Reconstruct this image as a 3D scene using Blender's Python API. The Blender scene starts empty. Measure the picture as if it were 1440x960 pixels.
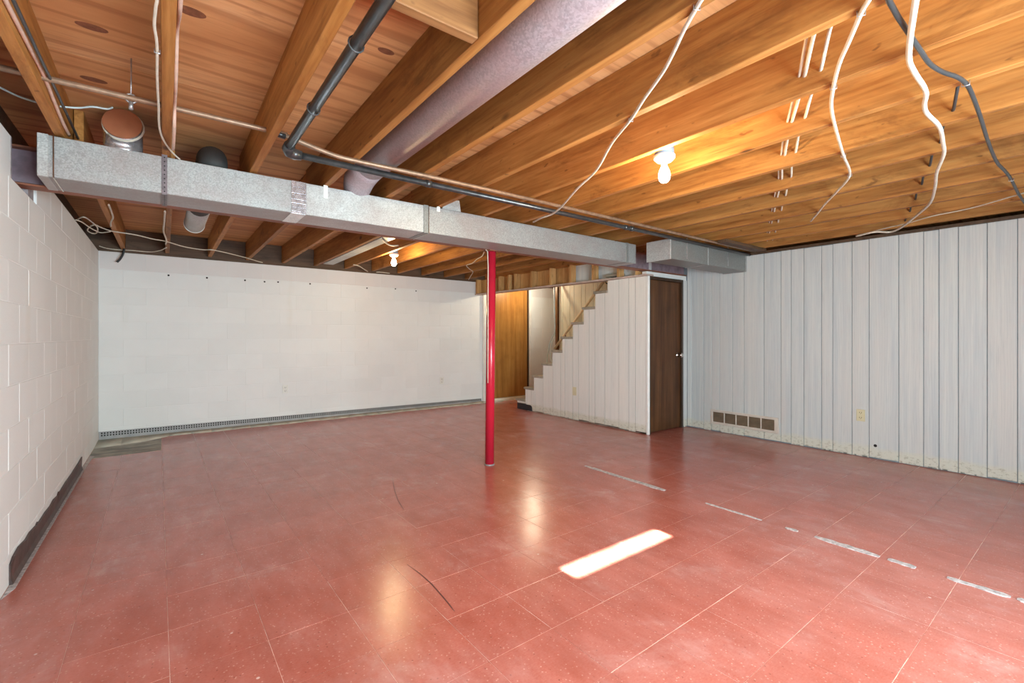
import bpy, bmesh, math, random
from mathutils import Vector, Matrix
random.seed(7)
S = bpy.context.scene
COL = S.collection

# ------------------------------------------------------------------ camera
F_PX, YAW, CX, CY, H = 650.0, math.radians(37.0), 720.0, 472.5, 1.17
cd = bpy.data.cameras.new('camera'); cam = bpy.data.objects.new('camera', cd); COL.objects.link(cam)
cam.location = (0, 0, H); cam.rotation_euler = (math.pi/2, 0, -YAW)
cd.sensor_width = 36.0; cd.lens = F_PX/1440*36; cd.shift_y = -(480-CY)/1440; cd.clip_start = 0.02
S.camera = cam

# ------------------------------------------------------------------ world, sun, exposure
W = bpy.data.worlds.new('sky'); S.world = W; W.use_nodes = True
W.node_tree.nodes['Background'].inputs[0].default_value = (0.55, 0.72, 1.0, 1)
W.node_tree.nodes['Background'].inputs[1].default_value = 2.0
SUN_TAN = 0.642                                   # the sun stands behind the camera, about 33 degrees up
sl = bpy.data.lights.new('sun', 'SUN'); sl.energy = 110; sl.angle = 0.009; sl.color = (1.0, 0.95, 0.86)
so = bpy.data.objects.new('sun', sl); COL.objects.link(so); so.location = (2, -6, 5)
so.rotation_euler = Vector((0, -1, SUN_TAN)).to_track_quat('Z', 'Y').to_euler()
FILL_WATTS, BULB1, BULB2, BULB3 = 205.0, 20.0, 17.0, 22.0
wl_ = bpy.data.lights.new('added_fill_light', 'AREA'); wl_.shape = 'RECTANGLE'; wl_.size = 2.12; wl_.size_y = 1.17; wl_.energy = FILL_WATTS; wl_.color = (0.72, 0.93, 1.0)
wlo = bpy.data.objects.new('added_fill_light', wl_); COL.objects.link(wlo); wlo.location = (1.4, -1.245, 0.975); wlo.rotation_euler = (math.pi/2, 0, 0)   # added unseen fill lamp in the added window behind the camera
S.view_settings.view_transform = 'Standard'; S.view_settings.look = 'None'
S.view_settings.gamma = 1; S.view_settings.use_curve_mapping = False
S.view_settings.exposure = 0.47
S.cycles.use_denoising = True
S.cycles.use_light_tree = False; S.cycles.max_bounces = 10; S.cycles.diffuse_bounces = 6; S.cycles.sample_clamp_indirect = 4
S.cycles.caustics_reflective = False; S.cycles.caustics_refractive = False; S.cycles.denoising_prefilter = 'ACCURATE'

# ------------------------------------------------------------------ pixel helpers (a pixel gives a direction, the plane gives the distance)
FW = Vector((math.sin(YAW), math.cos(YAW), 0)); RT = Vector((math.cos(YAW), -math.sin(YAW), 0)); UP = Vector((0, 0, 1)); CAM = Vector((0, 0, H))
def ray(x, y): return FW + RT*((x-CX)/F_PX) + UP*((CY-y)/F_PX)
def onz(x, y, z): d = ray(x, y); return CAM + d*((z-H)/d.z)
def onx(x, y, X): d = ray(x, y); return CAM + d*(X/d.x)
def ony(x, y, Y): d = ray(x, y); return CAM + d*(Y/d.y)
def pix(p):
    d = Vector(p)-CAM; w = d.dot(FW)
    return (CX+F_PX*d.dot(RT)/w, CY-F_PX*d.z/w) if w > 0.05 else (9e9, 9e9)

# ------------------------------------------------------------------ materials
class NT:
    def __init__(s, name):
        s.m = bpy.data.materials.new(name); s.m.use_nodes = True; s.t = s.m.node_tree; s.n = s.t.nodes
        s.b = s.n['Principled BSDF']; s._pos = None
    def new(s, typ, **kw):
        n = s.n.new(typ)
        for k, v in kw.items(): setattr(n, k, v)
        return n
    def link(s, a, b): s.t.links.new(a, b)
    def pos(s, sc=(1, 1, 1)):
        if s._pos is None: s._pos = s.new('ShaderNodeNewGeometry').outputs['Position']
        v = s.new('ShaderNodeVectorMath', operation='MULTIPLY'); s.link(s._pos, v.inputs[0]); v.inputs[1].default_value = sc
        return v.outputs[0]
    def rnd_pos(s, sc=(1, 1, 1), amt=40.0):
        r = s.new('ShaderNodeObjectInfo').outputs['Random']
        m = s.new('ShaderNodeMath', operation='MULTIPLY'); s.link(r, m.inputs[0]); m.inputs[1].default_value = amt
        v = s.new('ShaderNodeVectorMath', operation='ADD'); s.link(s.pos(sc), v.inputs[0]); s.link(m.outputs[0], v.inputs[1])
        return v.outputs[0]
    def rnd(s): return s.new('ShaderNodeObjectInfo').outputs['Random']
    def noise(s, vec, scale=5, detail=4, rough=0.55, dist=0.0):
        n = s.new('ShaderNodeTexNoise'); s.link(vec, n.inputs['Vector'])
        n.inputs['Scale'].default_value = scale; n.inputs['Detail'].default_value = detail
        n.inputs['Roughness'].default_value = rough; n.inputs['Distortion'].default_value = dist
        return n.outputs['Fac']
    def voro(s, vec, scale, feature='F1', out='Distance'):
        n = s.new('ShaderNodeTexVoronoi', feature=feature); s.link(vec, n.inputs['Vector']); n.inputs['Scale'].default_value = scale
        return n.outputs[out]
    def wave(s, vec, scale, dist=4, detail=2, dscale=1.0, bands='X', prof='SIN'):
        n = s.new('ShaderNodeTexWave', bands_direction=bands, wave_profile=prof); s.link(vec, n.inputs['Vector'])
        n.inputs['Scale'].default_value = scale; n.inputs['Distortion'].default_value = dist
        n.inputs['Detail'].default_value = detail; n.inputs['Detail Scale'].default_value = dscale
        return n.outputs['Fac']
    def ramp(s, fac, stops):
        n = s.new('ShaderNodeValToRGB'); s.link(fac, n.inputs[0]); e = n.color_ramp.elements
        while len(e) < len(stops): e.new(0.5)
        for el, (p, c) in zip(e, stops):
            el.position = p; el.color = (c, c, c, 1) if isinstance(c, (int, float)) else (*c, 1)
        return n.outputs[0]
    def mix(s, fac, a, b, blend='MIX'):
        n = s.new('ShaderNodeMix', data_type='RGBA', blend_type=blend)
        for v, i in ((fac, 0), (a, 6), (b, 7)):
            if isinstance(v, (int, float)): n.inputs[i].default_value = v if i == 0 else (v, v, v, 1)
            elif isinstance(v, tuple): n.inputs[i].default_value = (*v, 1)
            else: s.link(v, n.inputs[i])
        return n.outputs[2]
    def math(s, op, a, b=0.0):
        n = s.new('ShaderNodeMath', operation=op)
        for v, i in ((a, 0), (b, 1)):
            if isinstance(v, (int, float)): n.inputs[i].default_value = v
            else: s.link(v, n.inputs[i])
        return n.outputs[0]
    def axis(s, i):
        n = s.new('ShaderNodeSeparateXYZ'); s.link(s.pos(), n.inputs[0]); return n.outputs[i]
    def bump(s, h, strength=0.3, dist=0.01):
        n = s.new('ShaderNodeBump'); s.link(h, n.inputs['Height']); n.inputs['Strength'].default_value = strength; n.inputs['Distance'].default_value = dist
        s.link(n.outputs[0], s.b.inputs['Normal'])
    def col(s, c):
        if isinstance(c, tuple): s.b.inputs['Base Color'].default_value = (*c, 1)
        else: s.link(c, s.b.inputs['Base Color'])
    def rough(s, r):
        if isinstance(r, (int, float)): s.b.inputs['Roughness'].default_value = r
        else: s.link(r, s.b.inputs['Roughness'])
    def metal(s, v): s.b.inputs['Metallic'].default_value = v
    def spec(s, v): s.b.inputs['Specular IOR Level'].default_value = v

def plain(name, c, rough=0.5, metal=0.0, var=0.12, scale=14, spec=0.5):
    k = NT(name); n = k.noise(k.pos(), scale, 5)
    k.col(k.mix(k.ramp(n, [(0.3, 0), (0.7, 1)]), tuple(x*(1-var) for x in c), tuple(min(1, x*(1+var)) for x in c)))
    k.rough(rough); k.metal(metal); k.spec(spec); return k.m

def wood(name, dark, mid, light, grain='Y', rough=0.6, knots=True, rnd=0.18, fine=60):
    """sawn timber: long streaks along one axis, knots, each piece a little different"""
    k = NT(name); st = {'X': (0.06, 1, 1), 'Y': (1, 0.06, 1), 'Z': (1, 1, 0.06)}[grain]
    v = k.rnd_pos(st)
    a = k.noise(v, 9, 5, 0.6, 0.6); b = k.noise(v, fine, 3, 0.6)
    c = k.ramp(a, [(0.28, dark), (0.5, mid), (0.72, light)])
    c = k.mix(0.35, c, k.ramp(b, [(0.3, dark), (0.65, light)]))
    if knots:
        ks = {'X': (0.45, 1, 1), 'Y': (1, 0.45, 1), 'Z': (1, 1, 0.45)}[grain]
        d = k.voro(k.rnd_pos(ks), 4.2)
        c = k.mix(k.ramp(d, [(0.045, 0.85), (0.1, 0.0)]), c, tuple(x*0.25 for x in dark))
        sp = k.noise(k.pos({'X': (0.4, 1, 1), 'Y': (1, .4, 1), 'Z': (1, 1, .4)}[grain]), 26, 2, 0.5)
        c = k.mix(k.ramp(sp, [(0.69, 0.0), (0.74, 0.55)]), c, tuple(x*0.4 for x in dark))
        stn = k.noise(k.rnd_pos({'X': (0.3, 1, 1), 'Y': (1, .3, 1), 'Z': (1, 1, .3)}[grain]), 4.5, 6, 0.72, 0.6)
        c = k.mix(k.ramp(stn, [(0.54, 0.0), (0.68, 0.6)]), c, tuple(x*0.6 for x in dark))
    r = k.ramp(k.rnd(), [(0, 1-rnd), (1, 1.0)])
    c = k.mix(1.0, c, r, 'MULTIPLY')
    k.col(c); k.rough(rough); k.bump(b, 0.15, 0.004); k.spec(0.3)
    return k.m

MAT = {}
MAT['joist'] = wood('joist_timber', (0.21, 0.068, 0.013), (0.385, 0.148, 0.031), (0.59, 0.285, 0.083), rnd=0.3)
MAT['stud'] = wood('stud_timber', (0.36, 0.16, 0.05), (0.56, 0.29, 0.1), (0.7, 0.42, 0.18), grain='Z')
MAT['block_wood'] = wood('brown_blocking', (0.14, 0.055, 0.02), (0.26, 0.115, 0.04), (0.4, 0.2, 0.08), grain='X')
MAT['strap_dark'] = plain('dull_purple_strap', (0.17, 0.14, 0.15), 0.4, 0.5, var=0.3, scale=40)
MAT['dark_wood'] = wood('dirty_shaded_board', (0.05, 0.026, 0.015), (0.1, 0.055, 0.032), (0.16, 0.095, 0.055), grain='X')  # dirty board; rims and sills also get the void's shade in this colour
MAT['stair_wood'] = wood('worn_tread', (0.22, 0.18, 0.13), (0.34, 0.29, 0.22), (0.46, 0.41, 0.33), grain='X', knots=False)

def m_ply():
    k = NT('plywood')
    w = k.wave(k.rnd_pos((0.16, 1, 1), 7), 2.2, 22, 3, 0.5, 'Y'); a = k.noise(k.rnd_pos((0.25, 1, 1)), 3.2, 5, 0.6)
    f = k.noise(k.rnd_pos((0.07, 1, 1)), 24, 5, 0.72, 1.4); b = k.noise(k.rnd_pos((0.07, 1, 1)), 9, 4, 0.7, 1.2)
    c = k.ramp(a, [(0.3, (0.52, 0.24, 0.095)), (0.55, (0.67, 0.35, 0.15)), (0.75, (0.78, 0.47, 0.24))])
    c = k.mix(k.ramp(w, [(0.80, 0.0), (0.97, 0.5)]), c, (0.36, 0.14, 0.05))
    c = k.mix(k.ramp(b, [(0.54, 0.0), (0.68, 0.5)]), c, (0.33, 0.125, 0.045))
    c = k.mix(k.ramp(f, [(0.54, 0.0), (0.74, 0.45)]), c, (0.28, 0.10, 0.04))
    k.col(c); k.rough(0.65); k.spec(0.25); k.bump(f, 0.1, 0.003); return k.m
MAT['ply'] = m_ply()
MAT['ply_patch'] = plain('plywood_plug', (0.22, 0.085, 0.04), 0.7, var=0.3, scale=40)

def m_tile():
    k = NT('red_vinyl_tile'); p = k.pos()
    big = k.noise(p, 1.1, 2, 0.5); mid = k.noise(p, 5, 4, 0.6); st = k.noise(k.pos((0.6, 1.2, 1)), 130, 3, 0.7)
    c = k.ramp(mid, [(0.2, (0.335, 0.056, 0.028)), (0.5, (0.405, 0.080, 0.049)), (0.8, (0.45, 0.105, 0.073))])
    c = k.mix(k.ramp(big, [(0.2, 0.0), (0.85, 0.6)]), c, (0.455, 0.15, 0.12))
    c = k.mix(k.ramp(st, [(0.2, 0.0), (0.8, 0.5)]), c, (0.57, 0.23, 0.18))
    c = k.mix(1.0, c, k.ramp(k.rnd(), [(0, 0.93), (1, 1.0)]), 'MULTIPLY')
    fl = k.voro(p, 55); c = k.mix(k.ramp(fl, [(0.10, 0.65), (0.22, 0.0)]), c, (0.66, 0.36, 0.29))     # pale flecks
    fd = k.voro(k.pos((1.0, 0.9, 1)), 30); c = k.mix(k.ramp(fd, [(0.06, 0.7), (0.12, 0.0)]), c, (0.17, 0.035, 0.025))   # dark flecks
    ch = k.ramp(k.voro(p, 5.2), [(0.024, 0.85), (0.036, 0.0)]); c = k.mix(ch, c, (0.78, 0.6, 0.55))     # chips
    hz = k.ramp(k.noise(p, 2.2, 6, 0.7, 0.4), [(0.30, 0.0), (0.55, 0.12), (0.85, 0.85)]); c = k.mix(hz, c, (0.55, 0.31, 0.29))   # dusty haze
    s3 = k.ramp(k.noise(k.pos((1.0, 0.25, 1)), 20, 4, 0.7, 0.8), [(0.45, 0.0), (0.8, 0.6)]); c = k.mix(k.math('MULTIPLY', s3, hz), c, (0.75, 0.55, 0.52))   # dry mop streaks
    dk = k.ramp(k.noise(k.pos((1.6, .6, 1)), 4.5, 5, 0.65), [(0.4, 0.0), (0.85, 0.6)]); c = k.mix(dk, c, (0.26, 0.05, 0.028))
    k.col(c)
    k.rough(k.ramp(mid, [(0.0, 0.18), (1.0, 0.3)]))
    k.bump(k.noise(p, 14, 3), 0.06, 0.004); k.spec(0.6)
    return k.m
MAT['tile'] = m_tile()
MAT['scuff'] = plain('dark_rubber_scuff', (0.10, 0.028, 0.026), 0.5, var=0.3, scale=60)
def m_slab():
    k = NT('slab_and_seams'); n = k.noise(k.pos(), 9, 4)
    k.col(k.ramp(n, [(0.4, (0.62, 0.33, 0.27)), (0.6, (0.86, 0.66, 0.58))])); k.rough(0.7); return k.m
MAT['slab'] = m_slab()
def m_conc():
    k = NT('bare_concrete'); n = k.noise(k.pos(), 5, 6, 0.65); n2 = k.noise(k.pos((0.4, 2, 1)), 6, 4)
    c = k.ramp(n, [(0.3, (0.19, 0.185, 0.165)), (0.55, (0.36, 0.34, 0.29)), (0.75, (0.50, 0.48, 0.42))])
    c = k.mix(k.ramp(n2, [(0.5, 0), (0.62, 0.75)]), c, (0.15, 0.16, 0.155)); k.col(c); k.rough(0.8); k.bump(n, 0.3, 0.01); return k.m
MAT['concrete'] = m_conc()
MAT['trough'] = plain('pale_trough', (0.52, 0.49, 0.41), 0.8, var=0.2, scale=7)

def m_block(name, c):
    k = NT(name); p = k.pos()
    g = k.noise(p, 2.1, 4, 0.6); f = k.noise(p, 120, 3, 0.6)
    b = k.mix(k.ramp(g, [(0.35, 0), (0.7, 1)]), tuple(x*0.955 for x in c), c)
    b = k.mix(1.0, b, k.ramp(k.rnd(), [(0, 0.965), (1, 1.0)]), 'MULTIPLY')
    st = k.ramp(k.noise(k.pos((2.4, 2.4, 0.5)), 1.7, 3, 0.5), [(0.66, 0.0), (0.78, 0.22)]); b = k.mix(st, b, (0.66, 0.6, 0.5))
    k.col(b); k.rough(0.55); k.bump(f, 0.16, 0.004); k.spec(0.35); return k.m
MAT['block'] = m_block('white_painted_block', (0.82, 0.83, 0.82))
MAT['block_top'] = m_block('bare_top_course', (0.76, 0.73, 0.72))
MAT['mortar'] = m_block('white_painted_joint', (0.83, 0.84, 0.83))
MAT['mortar_raw'] = plain('raw_pocket', (0.30, 0.26, 0.27), 0.9, var=0.35, scale=20)

def m_panel(name, light, shade, warm, stain=True):
    k = NT(name)
    v = k.rnd_pos((1, 1, 0.035)); a = k.noise(v, 28, 5, 0.6); b = k.noise(v, 150, 3, 0.6)
    c = k.mix(k.ramp(a, [(0.35, 0), (0.68, 1)]), shade, light)
    c = k.mix(k.ramp(k.noise(k.rnd_pos((1, 1, 0.12)), 5, 3), [(0.45, 0), (0.7, 0.7)]), c, warm)
    c = k.mix(k.ramp(b, [(0.55, 0), (0.75, 0.35)]), c, tuple(x*0.72 for x in shade))
    w = k.wave(k.rnd_pos((1, 1, 0.09)), 17, 7, 2, 0.8, 'Y'); c = k.mix(k.ramp(w, [(0.86, 0), (1.0, 0.22)]), c, tuple(x*0.7 for x in shade))
    if stain:
        z = k.axis(2); n = k.noise(k.pos((1, 1, 2.2)), 9, 5, 0.7)
        lo = k.math('ADD', z, k.math('MULTIPLY', k.math('SUBTRACT', n, 0.5), 0.09))
        c = k.mix(k.ramp(lo, [(0.085, 0.75), (0.125, 0.0)]), c, (0.62, 0.60, 0.50))
        m = k.math('MULTIPLY', k.ramp(lo, [(0.0, 1.0), (0.075, 0.9), (0.115, 0.0)]), k.ramp(k.noise(k.pos((1, 1, 1.6)), 26, 5, 0.75), [(0.52, 0), (0.66, 0.75)]))
        c = k.mix(m, c, (0.24, 0.21, 0.13))
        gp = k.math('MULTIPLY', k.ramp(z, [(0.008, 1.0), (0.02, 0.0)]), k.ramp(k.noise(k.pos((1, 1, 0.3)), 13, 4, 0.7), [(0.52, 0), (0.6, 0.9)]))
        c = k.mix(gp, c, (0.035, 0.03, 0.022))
    k.col(c); k.rough(0.34); k.spec(0.45); k.bump(b, 0.08, 0.002); return k.m
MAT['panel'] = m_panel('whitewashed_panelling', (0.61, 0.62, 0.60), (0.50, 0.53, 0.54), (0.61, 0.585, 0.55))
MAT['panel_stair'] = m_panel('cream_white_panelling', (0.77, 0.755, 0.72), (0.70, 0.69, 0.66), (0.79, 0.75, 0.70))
MAT['panel_far'] = m_panel('yellow_lit_panelling', (0.78, 0.78, 0.62), (0.70, 0.71, 0.56), (0.79, 0.76, 0.6), stain=False)  # same boards, with the stairwell's yellow-green light put into the colour
MAT['groove'] = plain('dark_panel_groove', (0.17, 0.205, 0.23), 0.7, var=0.25)
MAT['groove_dark'] = plain('deep_panel_groove', (0.05, 0.05, 0.05), 0.8)

def m_galv(name, c, spangle=170, metal=0.35, rough=0.42, stain=(0.3, 0.22, 0.2)):
    k = NT(name); p = k.pos()
    vc = k.new('ShaderNodeTexVoronoi'); k.link(p, vc.inputs['Vector']); vc.inputs['Scale'].default_value = spangle
    g = k.new('ShaderNodeRGBToBW'); k.link(vc.outputs['Color'], g.inputs[0])
    b = k.mix(k.ramp(g.outputs[0], [(0.2, 0), (0.8, 1)]), tuple(x*0.8 for x in c), tuple(min(1, x*1.14) for x in c))
    n = k.noise(p, 3.2, 5, 0.65); b = k.mix(k.ramp(n, [(0.42, 0), (0.75, 0.6)]), b, stain)
    k.col(b); k.metal(metal); k.rough(k.ramp(g.outputs[0], [(0, rough-0.07), (1, rough+0.12)])); return k.m
MAT['galv'] = m_galv('galvanised_sheet', (0.36, 0.37, 0.365))
MAT['galv_pale'] = m_galv('pale_galvanised_sheet', (0.47, 0.48, 0.47))
MAT['galv_box'] = m_galv('dull_galvanised_sheet', (0.25, 0.26, 0.25), stain=(0.25, 0.22, 0.2))
MAT['round'] = m_galv('pinkish_dusty_duct', (0.45, 0.41, 0.445), 150, 0.15, 0.5, stain=(0.52, 0.36, 0.37))
MAT['foil'] = plain('crinkled_foil_tape', (0.66, 0.62, 0.64), 0.22, 0.75, var=0.3, scale=60)
MAT['cap_reflection'] = plain('floor_reflection_cap', (0.36, 0.14, 0.07), 0.45, 0.3, var=0.15, scale=8)  # brown is the red floor's reflection put into the metal cap's colour
MAT['shadowed'] = plain('shadowed_duct', (0.035, 0.033, 0.032), 0.7, 0.2)  # deep shadow above the trunk, put into the duct's colour
MAT['beam'] = plain('rust_primer_steel', (0.24, 0.085, 0.045), 0.55, 0.1, var=0.3, scale=9)
MAT['beam_web'] = plain('purplish_steel', (0.26, 0.19, 0.22), 0.6, 0.2, var=0.3, scale=12)
MAT['red'] = plain('gloss_red_paint', (0.46, 0.013, 0.035), 0.24, 0.0, var=0.08, scale=5)
MAT['plate'] = plain('grey_plate', (0.3, 0.28, 0.28), 0.6, 0.4)
MAT['black_pipe'] = plain('black_steel_pipe', (0.075, 0.077, 0.08), 0.3, 0.65, var=0.3, scale=20)
MAT['copper'] = plain('tarnished_copper_pipe', (0.27, 0.17, 0.11), 0.42, 0.35, var=0.3, scale=25)
MAT['zinc'] = plain('zinc_strap', (0.42, 0.41, 0.42), 0.35, 0.7, var=0.25, scale=40)
MAT['hole'] = plain('dark_hole', (0.015, 0.013, 0.012), 0.9)
MAT['cable'] = plain('white_cable', (0.62, 0.56, 0.46), 0.5, var=0.12, scale=30)
MAT['cable_pink'] = plain('dusty_pink_cable', (0.62, 0.42, 0.33), 0.55, var=0.15, scale=30)
MAT['cable_dark'] = plain('grey_black_cable', (0.04, 0.042, 0.045), 0.4)
MAT['cable_black'] = plain('black_cable', (0.012, 0.012, 0.013), 0.5)
MAT['hose'] = plain('pale_blue_tubing', (0.52, 0.64, 0.66), 0.35)
MAT['porcelain'] = plain('white_porcelain', (0.82, 0.80, 0.78), 0.25, var=0.03)
MAT['box_blue'] = plain('blue_grey_box', (0.22, 0.30, 0.38), 0.5)
MAT['ivory'] = plain('ivory_plastic', (0.62, 0.55, 0.36), 0.35, var=0.06)
MAT['white_plastic'] = plain('white_plastic', (0.74, 0.74, 0.69), 0.4, var=0.05)
MAT['slot'] = plain('dark_slot', (0.10, 0.075, 0.04), 0.7)
MAT['vent'] = plain('beige_enamel', (0.60, 0.53, 0.46), 0.4, var=0.06)
MAT['vent_slat'] = plain('brown_louvre', (0.20, 0.14, 0.09), 0.5, var=0.2)
MAT['chrome'] = plain('polished_metal', (0.75, 0.72, 0.68), 0.15, 1.0, var=0.05)
MAT['brown_vinyl'] = plain('brown_vinyl_base', (0.062, 0.038, 0.034), 0.45, var=0.45, scale=18)
MAT['black_paint'] = plain('black_paint', (0.008, 0.009, 0.014), 0.35)
MAT['white_paint'] = plain('white_paint', (0.76, 0.75, 0.72), 0.4, var=0.05)
MAT['cream_paint'] = plain('cream_paint', (0.74, 0.68, 0.54), 0.5, var=0.08)
MAT['plate_wood'] = plain('dusty_top_plate', (0.50, 0.38, 0.32), 0.6, var=0.2, scale=10)
MAT['rail'] = plain('cream_rail', (0.78, 0.66, 0.44), 0.4, var=0.12)
MAT['residue'] = plain('grey_adhesive', (0.46, 0.42, 0.42), 0.8, var=0.5, scale=45)
MAT['drain'] = plain('grey_dimple_sheet', (0.36, 0.36, 0.36), 0.6, var=0.15)
def m_door(name, a, b, c, rough):
    k = NT(name); v = k.rnd_pos((1, 1, 0.05)); n = k.noise(v, 16, 5, 0.6, 0.3); f = k.noise(v, 90, 3)
    o = k.ramp(n, [(0.3, a), (0.52, b), (0.72, c)]); o = k.mix(k.ramp(f, [(0.5, 0), (0.8, 0.4)]), o, tuple(x*0.6 for x in a))
    o = k.mix(k.ramp(k.noise(k.pos(), 3.5, 4), [(0.5, 0), (0.75, 0.5)]), o, tuple(x*0.8 for x in a))
    k.col(o); k.rough(rough); k.spec(0.25); return k.m
MAT['door_dark'] = m_door('walnut_stain', (0.045, 0.016, 0.006), (0.09, 0.036, 0.013), (0.145, 0.064, 0.025), 0.42)
MAT['door_frame'] = m_door('dark_walnut_frame', (0.03, 0.016, 0.009), (0.05, 0.027, 0.015), (0.07, 0.04, 0.022), 0.4)
MAT['door_amber'] = m_door('amber_plywood', (0.25, 0.105, 0.022), (0.36, 0.165, 0.038), (0.44, 0.22, 0.06), 0.4)
MAT['post_brown'] = m_door('brown_post_stain', (0.10, 0.04, 0.012), (0.17, 0.075, 0.025), (0.25, 0.12, 0.045), 0.4)
def m_emit(name, c, st):
    k = NT(name); k.col((0.8, 0.8, 0.8)); k.b.inputs['Emission Color'].default_value = (*c, 1); k.b.inputs['Emission Strength'].default_value = st; return k.m
WARM = (1.0, 0.74, 0.38)
def m_bulb():
    """clear lit glass: glows and lets its lamp's light out"""
    k = NT('lit_bulb_glass'); tr = k.new('ShaderNodeBsdfTransparent'); em = k.new('ShaderNodeEmission'); em.inputs[0].default_value = (1.0, 0.9, 0.68, 1); em.inputs[1].default_value = 9.0
    ad = k.new('ShaderNodeAddShader'); k.link(tr.outputs[0], ad.inputs[0]); k.link(em.outputs[0], ad.inputs[1]); k.link(ad.outputs[0], k.n['Material Output'].inputs['Surface'])
    k.m.cycles.emission_sampling = 'NONE'; return k.m
MAT['bulb'] = m_bulb()
MAT['shade'] = m_emit('fill_window_shade', (0.80, 0.95, 1.0), 3.0); MAT['shade'].cycles.emission_sampling = 'NONE'  # glowing shade of the added fill window
def m_glass():
    k = NT('window_glass'); tr = k.new('ShaderNodeBsdfTransparent'); gl = k.new('ShaderNodeBsdfGlossy'); gl.inputs['Roughness'].default_value = 0.03
    mx = k.new('ShaderNodeMixShader'); mx.inputs[0].default_value = 0.07; k.link(tr.outputs[0], mx.inputs[1]); k.link(gl.outputs[0], mx.inputs[2])
    k.link(mx.outputs[0], k.n['Material Output'].inputs['Surface']); return k.m
MAT['glass'] = m_glass()

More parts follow.
